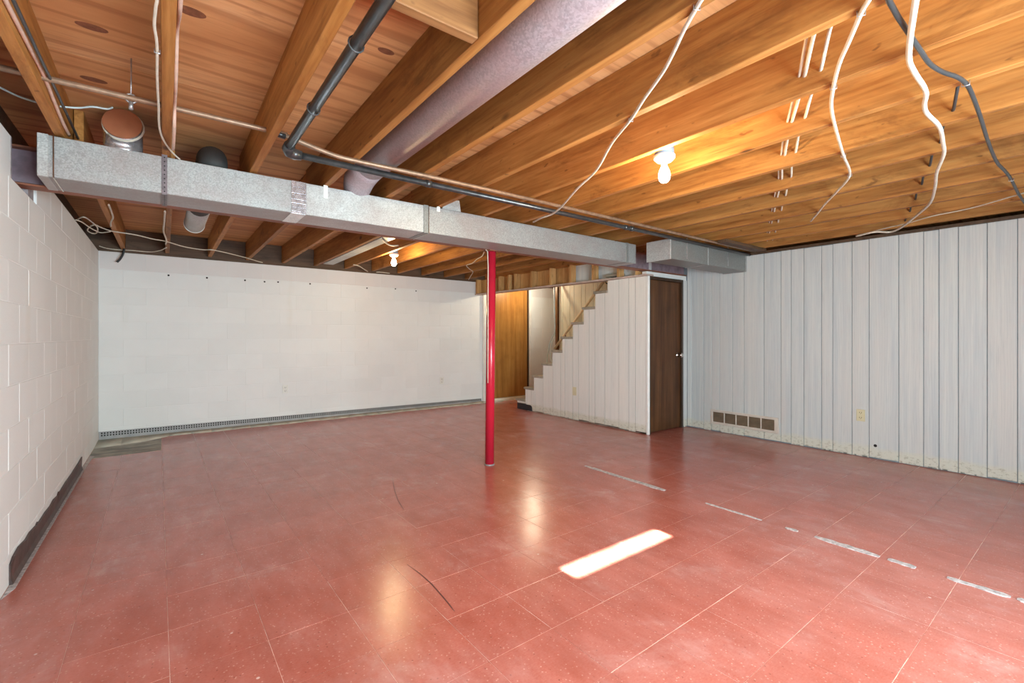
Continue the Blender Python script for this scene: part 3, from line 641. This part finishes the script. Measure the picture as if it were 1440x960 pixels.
MB().bbox(1.583, 1.588, DY0-0.009, DY1-0.01, DZ0-0.006, DZ1+0.004, 0.001).build('drive_cleat', 'chrome', du)
MB().bbox(3.86, 3.90, DY0-0.005, DY1-0.01, DZ0-0.004, DZ1+0.003, 0.0015).build('drive_cleat', 'galv_box', du)
for x in (0.832, 1.655): MB().box(x, x+0.026, DY0-0.003, DY0, DZ1-0.075 if x < 1 else DZ1-0.03, ZT-0.001).build('strap', 'white_plastic', du)
# perforated hanger strap round the trunk under the second joist
hs = thing('hanger_strap', (0.004, DY0, DZ0), 'perforated metal hanger strap wrapped round the trunk duct', 'strap')
s_ = MB(); s_.box(-0.009, 0.016, DY0-0.0045, DY0-0.0025, DZ0-0.004, ZT+0.0); s_.box(-0.009, 0.016, DY0-0.0045, DY1, DZ0-0.0055, DZ0-0.0035); s_.build('band', 'strap_dark', hs)
h_ = MB()
for i in range(9): h_.lathe([(0.0035, -0.0056), (0.0035, -0.0044)], (0.0035, DY0, DZ0+0.012+i*0.023), 8, 'y')
for i in range(9): h_.lathe([(0.0035, -0.0062), (0.0035, -0.0054)], (0.0035, DY0+0.02+i*0.028, DZ0), 8)
h_.build('perforations', 'hole', hs)['kind'] = 'stuff'
# second box duct running to the panelled wall
bx = thing('box_duct', (4.6, 2.8, 1.925), 'short dull galvanised box duct ending at the panelled wall', 'duct')
MB().bbox(3.93, XR-0.003, 2.66, 2.925, 1.925, 2.112, 0.003).build('duct_section', 'galv_box', bx)
MB().bbox(3.922, 3.932, 2.652, 2.933, 1.918, 2.119, 0.002).build('end_cap', 'galv_pale', bx)
MB().bbox(4.60, 4.615, 2.656, 2.93, 1.921, 2.116, 0.0015).build('drive_cleat', 'galv', bx)
MB().bbox(XR-0.02, XR-0.003, 2.653, 2.932, 1.918, 2.119, 0.0015).build('wall_collar', 'galv', bx)
for x in (4.2, 5.0): MB().box(x, x+0.02, 2.656, 2.66, 1.95, ZT).build('strap', 'zinc', bx)
# round duct in the bay in front of the trunk
rd = thing('round_duct', (1.035, 3.2, 2.2), 'big dusty pink-grey round duct lying between two joists', 'duct')
MB().tube([(1.045, YF+0.02, 2.257), (1.045, 2.86, 2.257)], 0.102, 28).build('pipe', 'round', rd)
MB().tube([(1.045, 2.86, 2.257), (1.05, 2.97, 2.256), (1.057, 3.07, 2.247), (1.064, 3.15, 2.228), (1.07, 3.2, 2.2), (1.072, 3.222, 2.17), (1.072, 3.226, 2.150)], [0.1025, 0.1025, 0.101, 0.098, 0.092, 0.084, 0.078], 28).build('elbow', 'round', rd)
# capped takeoff near the left wall
tk = thing('capped_takeoff', (-0.178, 3.28, DZ1), 'stubby duct elbow with a round cap coloured like the reflected red floor above the trunk end', 'duct')
MB().tube([(-0.176, 3.30, DZ1+0.001), (-0.176, 3.30, DZ1+0.05), (-0.174, 3.275, DZ1+0.115), (-0.173, 3.21, DZ1+0.143)], [0.086, 0.084, 0.083, 0.080], 26).build('elbow', 'foil', tk)
c0 = Vector((-0.173, 3.2, DZ1+0.146)); nrm = Vector((-0.12, -0.95, 0.2)).normalized()
MB().tube([c0, c0+nrm*0.012], 0.083, 28).build('end_cap', 'cap_reflection', tk)
wr_ = MB(); a_, b_ = nrm.orthogonal().normalized(), None
b_ = nrm.cross(a_)
for q in range(2): wr_.tube([c0-nrm*(0.008+0.01*q)+(a_*math.cos(t*math.pi/10)+b_*math.sin(t*math.pi/10))*0.087 for t in range(21)], 0.0035, 6)
wr_.build('tie_wire', 'cable', tk)
# small round duct passing back over the beam
rs = thing('round_branch_duct', (0.232, 3.3, 2.17), 'small grey round branch duct reaching back over the beam', 'duct')
MB().tube([(0.232, 3.257, DZ1+0.001), (0.232, 3.258, 2.18), (0.232, 3.29, 2.225), (0.232, 3.35, 2.236)], 0.078, 24).build('elbow', 'shadowed', rs)
MB().tube([(0.232, 3.34, 2.236), (0.226, 4.42, 2.19)], 0.077, 24, cap=False).build('pipe', 'shadowed', rs)
MB().tube([(0.226, 4.40, 2.19), (0.222, 5.08, 2.185)], 0.0775, 24).build('end_section', 'galv_pale', rs)
MB().tube([(0.222, 5.07, 2.185), (0.222, 5.085, 2.185)], 0.0815, 24).build('rim', 'white_plastic', rs)
# flat stack duct in the rear bay
fs = thing('flat_stack_duct', (1.82, 5.0, 2.165), 'pale flat metal duct tucked between two rear joists', 'duct')
MB().bbox(1.752, 1.885, 3.56, 6.64, 2.162, 2.25, 0.003).build('duct_section', 'galv_pale', fs)
MB().prism([(1.73, DZ1+0.004), (1.90, DZ1+0.004), (1.885, 2.25), (1.752, 2.25)], 3.2, 3.555, 'y').build('boot', 'galv_pale', fs)

# ------------------------------------------------------------------ pipes
gp = thing('gas_pipe', (0.505, 2.55, 2.12), 'dark steel pipe turning a corner below the joists', 'pipe')
ZG = 2.128
MB().tube([(0.505, YF+0.02, ZG), (0.505, 2.535, ZG)], 0.0215, 16).build('pipe_run', 'black_pipe', gp)
MB().tube([(0.505, 2.525, ZG), (0.505, 2.565, ZG-0.004), (0.515, 2.588, ZG-0.012), (0.54, 2.593, ZG-0.014), (0.575, 2.593, ZG-0.015)], [0.026, 0.028, 0.028, 0.028, 0.024], 16).build('elbow', 'black_pipe', gp)
MB().tube([(0.56, 2.593, 2.113), (XR-0.002, 2.620, 2.113)], 0.0175, 14).build('pipe_run', 'black_pipe', gp)
for x in (1.29, 3.18, 3.26): MB().tube([(x, 2.593+0.0055*(x-.56), 2.113), (x+0.035, 2.593+0.0055*(x-.525), 2.113)], 0.022, 14).build('coupling', 'black_pipe', gp)
for y in (1.52, 2.06):
    k = MB().tube([(0.505+0.0255*math.cos(a*math.pi/6), y, ZG+0.026*math.sin(a*math.pi/6)) for a in range(13)], 0.003, 6); k.build('pipe_hook', 'cable_dark', gp)
cpz = thing('copper_pipe', (0.4, 2.62, 2.2), 'tarnished copper pipe threaded through the left joists then along the dark pipe', 'pipe')
MB().tube([(XL-0.02, 2.62, 2.208), (0.40, 2.60, 2.207), (0.52, 2.598, 2.196), (0.72, 2.58, 2.152), (0.86, 2.566, 2.141), (1.3, 2.545, 2.139), (2.3, 2.538, 2.139), (XR-0.002, 2.555, 2.139)], 0.0125, 10, sub=5).build('pipe_run', 'copper', cpz)
MB().tube([(0.452, 2.601, 2.203), (0.50, 2.602, 2.198)], 0.0165, 10).build('coupling', 'black_pipe', cpz)
ph = MB().tube([(-0.114+0.019*math.cos(a*math.pi/6), 2.615, 2.208+0.019*math.sin(a*math.pi/6)) for a in range(13)], 0.004, 6); ph.tube([(-0.114, 2.615, 2.224), (-0.114, 2.63, ZSUB)], 0.003, 6); ph.tube([(-0.114, 2.612, 2.16), (-0.114, 2.612, 2.192)], 0.008, 8)
ph.build('pipe_hanger', 'zinc', cpz)
pb_ = MB().bbox(4.55, XR-0.003, 2.43, 2.525, 2.126, 2.1545, 0.002).build('support_board', 'dark_wood', loc=(5.0, 2.6, 2.142)); tag(pb_, 'dirty dark board nailed under joists beside the panelled wall', 'board')

# ------------------------------------------------------------------ cables
def cable(pts, z, r, mat, label, plane='z', group=None, staples=(), sub=5):
    P3 = [(onz(p[0], p[1], p[2] if len(p) > 2 else z) if plane == 'z' else (onx(p[0], p[1], z) if plane == 'x' else ony(p[0], p[1], z))) for p in pts]
    o = MB().tube(P3, r, 7, sub=sub).build('cable', mat, loc=P3[0]); tag(o, label, 'cable', group)
    for i in staples:
        d = (P3[min(i+1, len(P3)-1)]-P3[i-1]).normalized(); s = Vector((-d.y, d.x, 0)).normalized()
        MB().tube([P3[i]-s*(r+.003)+UP*0.007, P3[i]-s*(r+.003)-UP*(r+.002), P3[i]+s*(r+.003)-UP*(r+.002), P3[i]+s*(r+.003)+UP*0.007], 0.0018, 5).build('staple', 'zinc', o)
    return o
ZC = ZT-0.0085
cable([(1120, -230), (1062, -120), (996, -15), (980, 10), (962, 42), (944, 80), (930, 105), (905, 140), (887, 168), (860, 202), (838, 240, 2.13), (812, 265, 2.1), (790, 290, 2.083), (776, 301, 2.083), (762, 306, 2.085), (750, 312, 2.12)], ZC, 0.0068, 'cable', 'white cable crossing three joists to the top of the trunk duct', staples=(3, 8))
cable([(1226, -230), (1225, -110), (1226, -15), (1211, 18), (1193, 60), (1180, 90), (1172, 122), (1169, 150), (1175, 180), (1186, 218), (1195, 246), (1178, 268), (1160, 287), (1148, 302), (1140, 311)], ZC-0.002, 0.0074, 'cable', 'slack twin white cable stapled to joists between bulb and panelled wall', staples=(3, 6, 9, 10))
cable([(1330, -230), (1305, -110), (1290, -15), (1283, 30), (1279, 62), (1279, 86), (1288, 105), (1302, 128), (1300, 147), (1304, 160), (1321, 178), (1326, 200), (1327, 217), (1317, 243), (1315, 262), (1308, 285), (1290, 302), (1268, 319), (1252, 326), (1230, 326), (1204, 332)], ZC-0.031, 0.009, 'cable', 'thick wavy white cable hanging from the joists above the panelling', staples=())
cable([(1252, -230), (1246, -110), (1247, -15), (1258, 15), (1275, 42), (1295, 72), (1308, 90), (1325, 101), (1345, 108), (1358, 117), (1366, 130), (1378, 162), (1390, 200), (1402, 228), (1413, 240), (1422, 252), (1434, 275), (1452, 300)], ZC-0.012, 0.0078, 'cable_dark', 'dark grey cable sagging across the joists beside the thick white one', staples=(9, 15))
cable([(1455, 267), (1420, 277), (1375, 290), (1345, 297), (1310, 304), (1275, 314), (1240, 322), (1206, 332)], ZC+0.002, 0.0045, 'cable', 'thin white wire strung low towards the top of the panelling')
cable([(219, -400), (218, -150), (221, -12), (219, 10), (217, 35), (220, 55), (221, 72), (221, 110), (223, 150), (224, 178), (229, 195), (238, 209), (246, 218), (253, 224)], ZC, 0.0045, 'cable', 'white cable down one edge of the joist above the hanger strap', staples=(6,))
J2R = JF[1]+TJ+0.007
cable([(254, -10), (252, 20), (249, 40), (248, 80), (247, 120), (245.5, 150), (245, 180), (243.5, 210)], J2R, 0.007, 'cable_pink', 'pinkish cable down the face of the joist above the hanger strap', plane='x')
J1R = JF[0]+TJ+0.007
cable([(2, -10), (20, 25), (42, 68), (60, 103), (75, 140), (88, 172), (97, 190)], J1R, 0.0075, 'cable_pink', 'pinkish cable on the joist beside the left block wall', plane='x')
cable([(14, -10), (35, 35), (55, 78), (68, 105), (80, 130), (96, 165), (110, 195)], J1R+0.018, 0.006, 'cable_dark', 'dark cable on the joist beside the left block wall', plane='x')
cable([(-10, 118, 2.3), (0, 123, 2.29), (25, 135, 2.27), (50, 143, 2.25), (80, 149, 2.25), (110, 151.5, 2.26), (130, 150, 2.27), (150, 153, 2.28), (158, 151, 2.285)], 2.25, 0.0045, 'hose', 'thin pale wire running to the capped takeoff elbow')
cable([(108, 309), (118, 305), (129, 312), (137, 320), (136, 327), (130, 328), (123, 324), (126, 319), (133, 316), (143, 320), (158, 325), (190, 330), (215, 336), (232, 339), (260, 347), (285, 351), (303, 352), (345, 362), (365, 368), (386, 372)], ZC, 0.0055, 'cable', 'white cable coiled by the left wall and strung across the rear joists')
cable([(106, 309), (115, 312), (125, 319), (134, 324), (142, 327), (155, 325.5)], ZC-0.012, 0.005, 'cable', 'short white cable loop beside the coil at the left wall')
cable([(140, 346), (150, 349), (165, 351), (185, 352), (210, 354), (225, 352), (234, 348)], ZC, 0.0055, 'cable', 'white cable sagging along the sill above the back wall')
cable([(232, 297), (231, 312), (230, 325), (234, 337), (233, 343)], ZC-0.02, 0.007, 'cable', 'white cable snaking down the rear joist behind the hanger strap')
cable([(153, 288), (157, 298), (159, 306), (156, 312), (156, 318)], ZC, 0.0065, 'cable', 'short wavy cable on the rear joist nearest the left wall')
cable([(174.5, 338), (175, 348), (173, 357), (169, 364), (164.5, 368.5)], 6.78, 0.011, 'cable_black', 'black cable end dangling over the back wall', plane='y')
cable([(681, 353), (678, 360), (671, 364), (664, 370), (656, 373), (660, 378), (665, 382), (662, 388), (659, 393)], ZC, 0.006, 'cable', 'kinked white cable under the rear joists beside the red column')
cable([(497, 372), (505, 374), (513, 379), (521, 383), (533, 382.5), (550, 384.5), (580, 389), (610, 391.5), (640, 394), (668, 396)], ZC, 0.007, 'cable', 'white cable stapled along the sill below the rear bulb')
cable([(537, 336, 2.15), (542, 341, 2.15), (550, 345, 2.15), (560, 345, 2.15)], 2.15, 0.007, 'cable', 'white cable looping over to the rear bulb box')
o = MB().tube([(2.315, 3.43, 1.955), (2.318, 3.47, 1.949), (2.325, 3.45, 1.93), (2.329, 3.448, 1.8), (2.328, 3.448, 1.2), (2.327, 3.448, 0.75)], 0.0045, 6).build('cable', 'cable', loc=(2.327, 3.448, 0.75)); tag(o, 'white cord taped down the side of the red column', 'cable')
# wires threaded through drilled joists
wires = []
for n, (y0, zz, r, lab) in enumerate(((0.792, 2.222, 0.0075, 'white wire pair threaded through drilled joists, lower strand'), (0.812, 2.229, 0.006, 'white wire pair threaded through drilled joists, upper strand'), (0.734, 2.218, 0.0068, 'single white wire threaded through the drilled joists beside the pair'))):
    pts = []
    for i, x in enumerate(JF[5:]):
        yy = y0+0.205*(i-1)*(1.0 if i < 4 else 0.98); pts += [(x+TJ/2, yy, zz)]
        if i < len(JF[5:])-1: pts.append((x+0.24, yy+0.105, zz+0.03+0.012*n))
    o = MB().tube(pts, r, 6, sub=4).build('cable', 'cable', loc=pts[0]); tag(o, lab, 'cable')
pts = []
for i, x in enumerate(JF[7:]):
    yy = onx(1362, 97, JF[7]).y+0.14*i if False else 0.36+0.12*i
    pts += [(x+TJ/2, yy, 2.20)]+([(x+0.22, yy+0.06, 2.26)] if i < len(JF[7:])-1 else [])
o = MB().tube(pts, 0.007, 6, sub=4).build('cable', 'cable_dark', loc=pts[0]); tag(o, 'dark wire threaded through the drilled joists above the panelling', 'cable')

# ------------------------------------------------------------------ bulbs
def bulb(x, y, zd, matl, label, boxed=True, tint=WARM):
    t = thing('bulb_fixture', (x, y, zd), label, 'light bulb', 'bare bulbs in porcelain holders')
    MB().lathe([(0.035, -0.036), (0.042, -0.03), (0.056, -0.018), (0.058, -0.004), (0.05, 0.0)], (x, y, zd), 28).build('holder', 'porcelain', t)
    if boxed: MB().lathe([(0.052, 0.001), (0.052, 0.045)], (x, y, zd), 8).build('junction_box', 'box_blue', t)
    MB().tube([(x, y-0.05, zd+0.03), (x, y+0.05, zd+0.03), (x, y+0.05, zd+0.2)], 0.006, 6).build('feed_cable', 'cable', t)
    MB().lathe([(0.014, -0.034), (0.0145, -0.05)], (x, y, zd), 16).build('screw_collar', 'zinc', t)
    b = MB().lathe([(0.0135, -0.048), (0.016, -0.06), (0.025, -0.08), (0.031, -0.1), (0.0315, -0.115), (0.028, -0.132), (0.018, -0.145), (0.004, -0.15)], (x, y, zd), 24).build('bulb', 'bulb', t)
    ld = bpy.data.lights.new('bulb_light', 'POINT'); ld.energy = matl; ld.color = tint; ld.shadow_soft_size = 0.026
    lo = bpy.data.objects.new('bulb_light', ld); COL.objects.link(lo); lo.parent = t; lo.location = (0, 0, -0.112)
    return t
bulb(2.168, 1.505, 2.150, BULB1, 'lit bare bulb on white holder near the hanging white cables')
bulb(2.205, 5.28, 2.158, BULB2, 'lit bare bulb on white holder beyond the trunk duct')
bulb(5.2, 6.3, 2.165, BULB3, 'lit bare bulb hidden behind the stair header', tint=(1.0, 0.84, 0.58))

# ------------------------------------------------------------------ wall fittings
def outlet(c, face, label):
    """ivory duplex receptacle on a wall: face '-x' or '-y'"""
    t = thing('outlet', c, label, 'outlet')
    w, h = 0.07, 0.114
    def bxw(du0, du1, z0, z1, d0, d1, name, mt, b=0.002, par=None):
        par = par or t
        if face == '-x': return MB().bbox(c[0]-d1, c[0]-d0, c[1]+du0, c[1]+du1, c[2]+z0, c[2]+z1, b).build(name, mt, par)
        return MB().bbox(c[0]+du0, c[0]+du1, c[1]-d1, c[1]-d0, c[2]+z0, c[2]+z1, b).build(name, mt, par)
    mt = 'ivory' if face == '-x' else 'white_plastic'
    bxw(-w/2, w/2, -h/2, h/2, 0.0, 0.006, 'cover_plate', mt)
    for s in (-1, 1):
        rc = bxw(-0.017, 0.017, s*0.024-0.014, s*0.024+0.014, 0.006, 0.008, 'receptacle', mt, 0.0008)
        for dx, z0, z1 in ((-0.009, -0.002, 0.008), (0.006, -0.002, 0.008), (-0.003, -0.011, -0.005)):
            bxw(dx, dx+0.0045, s*0.024+z0, s*0.024+z1, 0.008, 0.0088, 'slot', 'slot', 0.0003, rc)
    return t
outlet((XR, 1.55, 0.40), '-x', 'ivory duplex outlet on the whitewashed panelling')
outlet((1.32, YB, 0.449), '-y', 'small white outlet on the block wall, further from the red column')
outlet((3.711, YB, 0.427), '-y', 'small white outlet on the block wall beside the red column')
MB().lathe([(0.014, -0.002), (0.014, 0.003)], (XR, 1.435, 0.126), 12, 'x').build('drilled_hole', 'hole', wr)
vg = thing('floor_vent', (XR, 2.7, 0.17), 'beige return vent grille with five louvred openings in the panelling', 'vent')
Y0, Y1, Z0, Z1 = 2.30, 3.09, 0.092, 0.268
MB().box(XR-0.003, XR-0.001, Y0+0.01, Y1-0.01, Z0+0.01, Z1-0.01).build('backing', 'vent_slat', vg)
fr = MB(); fr.bbox(XR-0.014, XR-0.001, Y0, Y1, Z0, Z0+0.028, 0.003); fr.bbox(XR-0.014, XR-0.001, Y0, Y1, Z1-0.028, Z1, 0.003); fr.bbox(XR-0.0138, XR-0.001, Y0, Y0+0.045, Z0, Z1, 0.003); fr.bbox(XR-0.0138, XR-0.001, Y1-0.028, Y1, Z0, Z1, 0.003)
fr.build('frame', 'vent', vg)
wd = (Y1-0.028-(Y0+0.045))/5
for i in range(1, 5): yv = Y0+0.045+wd*i; MB().bbox(XR-0.0135, XR-0.001, yv-0.006, yv+0.006, Z0+0.02, Z1-0.02, 0.002).build('divider', 'vent', vg)
for i in range(5):
    for j in range(9):
        z = Z0+0.034+j*(Z1-Z0-0.068)/8; yv = Y0+0.045+wd*i
        MB().add([(XR-0.011, yv+0.006, z+0.003), (XR-0.011, yv+wd-0.006, z+0.003), (XR-0.003, yv+wd-0.006, z-0.005), (XR-0.003, yv+0.006, z-0.005), (XR-0.011, yv+0.006, z+0.005), (XR-0.011, yv+wd-0.006, z+0.005), (XR-0.003, yv+wd-0.006, z-0.003), (XR-0.003, yv+0.006, z-0.003)], [(0, 1, 2, 3), (7, 6, 5, 4), (0, 4, 5, 1), (2, 6, 7, 3), (1, 5, 6, 2), (0, 3, 7, 4)]).build('louvre', 'vent_slat', vg)

# ------------------------------------------------------------------ torn vinyl base on the left wall, drain sheet on the back wall
tops = [(3.15, 0.098), (3.2, 0.118), (3.31, 0.126), (3.45, 0.112), (3.55, 0.118), (3.70, 0.104), (3.735, 0.112), (3.74, 0.098), (3.95, 0.103), (4.1, 0.096), (4.22, 0.104), (4.36, 0.09), (4.40, 0.106), (4.42, 0.094), (4.7, 0.1), (5.0, 0.096), (5.3, 0.103), (5.52, 0.111)]
poly = [(3.15, 0.004)]+tops+[(5.53, 0.07), (5.60, 0.035), (5.70, 0.006)]
bl = MB(); n = len(tops)
lean = [0.006+0.006*math.sin(i*1.7)**2 for i in range(n)]
v = []
for i, (y, z) in enumerate(tops): v += [(XL+0.014, y, 0.002), (XL+0.006, y, 0.03), (XL+lean[i], y, z), (XL+0.001, y, z), (XL+0.001, y, 0.002)]
f = []
for i in range(n-1):
    for k in range(5): f.append((i*5+k, i*5+(k+1) % 5, (i+1)*5+(k+1) % 5, (i+1)*5+k))
f += [tuple(range(5)), tuple(range(n*5-5, n*5))]
bl.add(v, f); bl = bl.build('baseboard_left', 'brown_vinyl'); tag(bl, 'torn dark brown vinyl base peeling off the block wall', 'baseboard', kind='structure')
MB().prism([(XL+0.002, 3.0), (XL+0.03, 3.1), (XL+0.028, 5.7), (XL+0.04, 6.05), (XL+0.002, 6.1)], -0.003, 0.0012, 'z').build('adhesive_line', 'residue', fl)
dr = thing('drainage_sheet', (2.0, YB-0.02, 0), 'grey dimpled drainage sheet standing along the foot of the block wall', 'drainage sheet')
x0, x1 = XL+0.002, 4.5
def dz(x): return 0.104-0.036*(x-XL)/(4.5-XL)
sh = MB(); sh.add([(x0, YB-0.018, 0.01), (x1, YB-0.018, 0.01), (x1, YB-0.008, dz(x1)), (x0, YB-0.008, dz(x0)), (x0, YB-0.002, 0.01), (x1, YB-0.002, 0.01), (x1, YB-0.002, dz(x1)), (x0, YB-0.002, dz(x0))], [(0, 1, 2, 3), (3, 2, 6, 7), (0, 3, 7, 4), (1, 5, 6, 2), (0, 4, 5, 1), (4, 7, 6, 5)])
sh.build('sheet', 'drain', dr)
hl = MB(); xx = x0+0.02
while xx < x1-0.02:
    for r_ in (0, 1):
        zc = dz(xx)*(0.83-0.24*r_); yy = YB-0.0192+0.01*(zc-0.01)/(dz(xx)-0.01); hl.box(xx, xx+0.013, yy-0.0005, yy+0.002, zc-0.0075, zc+0.0075)
    xx += 0.025
hl.build('dimples', 'hole', dr)['kind'] = 'stuff'

# ------------------------------------------------------------------ strips of old partition adhesive on the floor (all on the line x = 3.03)
def scar(y0, y1, w, label):
    w *= 1.45
    n = 8; L, R_ = [], []
    for i in range(n+1):
        y = y0+(y1-y0)*i/n; e = 0.55 if i in (0, n) else 1
        L.append((3.033-w/2*e*random.uniform(0.6, 1.1), y)); R_.append((3.033+w/2*e*random.uniform(0.6, 1.1), y))
    o = MB().prism(R_+L[::-1], 0.0002, 0.0035, 'z').build('adhesive_strip', 'residue', loc=(3.033, (y0+y1)/2, 0)); tag(o, label, 'floor residue', 'old partition residue on the red tiles')
scar(2.10, 2.93, 0.035, 'long ragged grey residue strip on red tiles towards the closet door')
scar(1.39, 1.77, 0.018, 'thin broken whitish residue strip between the two long strips')
scar(1.18, 1.25, 0.024, 'tiny grey residue fleck just before the clean-edged strip')
scar(0.784, 1.091, 0.034, 'clean-edged grey residue strip in the middle of the broken line')
scar(0.637, 0.749, 0.032, 'short crumbled residue scrap after the clean-edged strip')
scar(0.309, 0.52, 0.03, 'grey residue strip at the far end of the line from the closet')
scar(0.19, 0.29, 0.03, 'small residue scrap past the end strip of the broken line')

# dark curved rubber scuffs on the tiles
for pxs, w in (([(572, 793), (590, 806), (606, 820), (622, 838), (632, 850), (639, 859)], 0.006), ([(552, 672), (555, 690), (560, 704), (568, 716)], 0.004)):
    c_ = [onz(x, y, 0) for x, y in pxs]; L_, R2 = [], []
    for i, p in enumerate(c_):
        d = (c_[min(i+1, len(c_)-1)]-c_[max(i-1, 0)]).normalized(); t_ = Vector((-d.y, d.x, 0))*w/2*(0.3 if i in (0, len(c_)-1) else 1)
        L_.append(((p+t_).x, (p+t_).y)); R2.append(((p-t_).x, (p-t_).y))
    MB().prism(L_+R2[::-1], -0.0005, 0.0006, 'z').build('scuff_mark', 'scuff', fl)
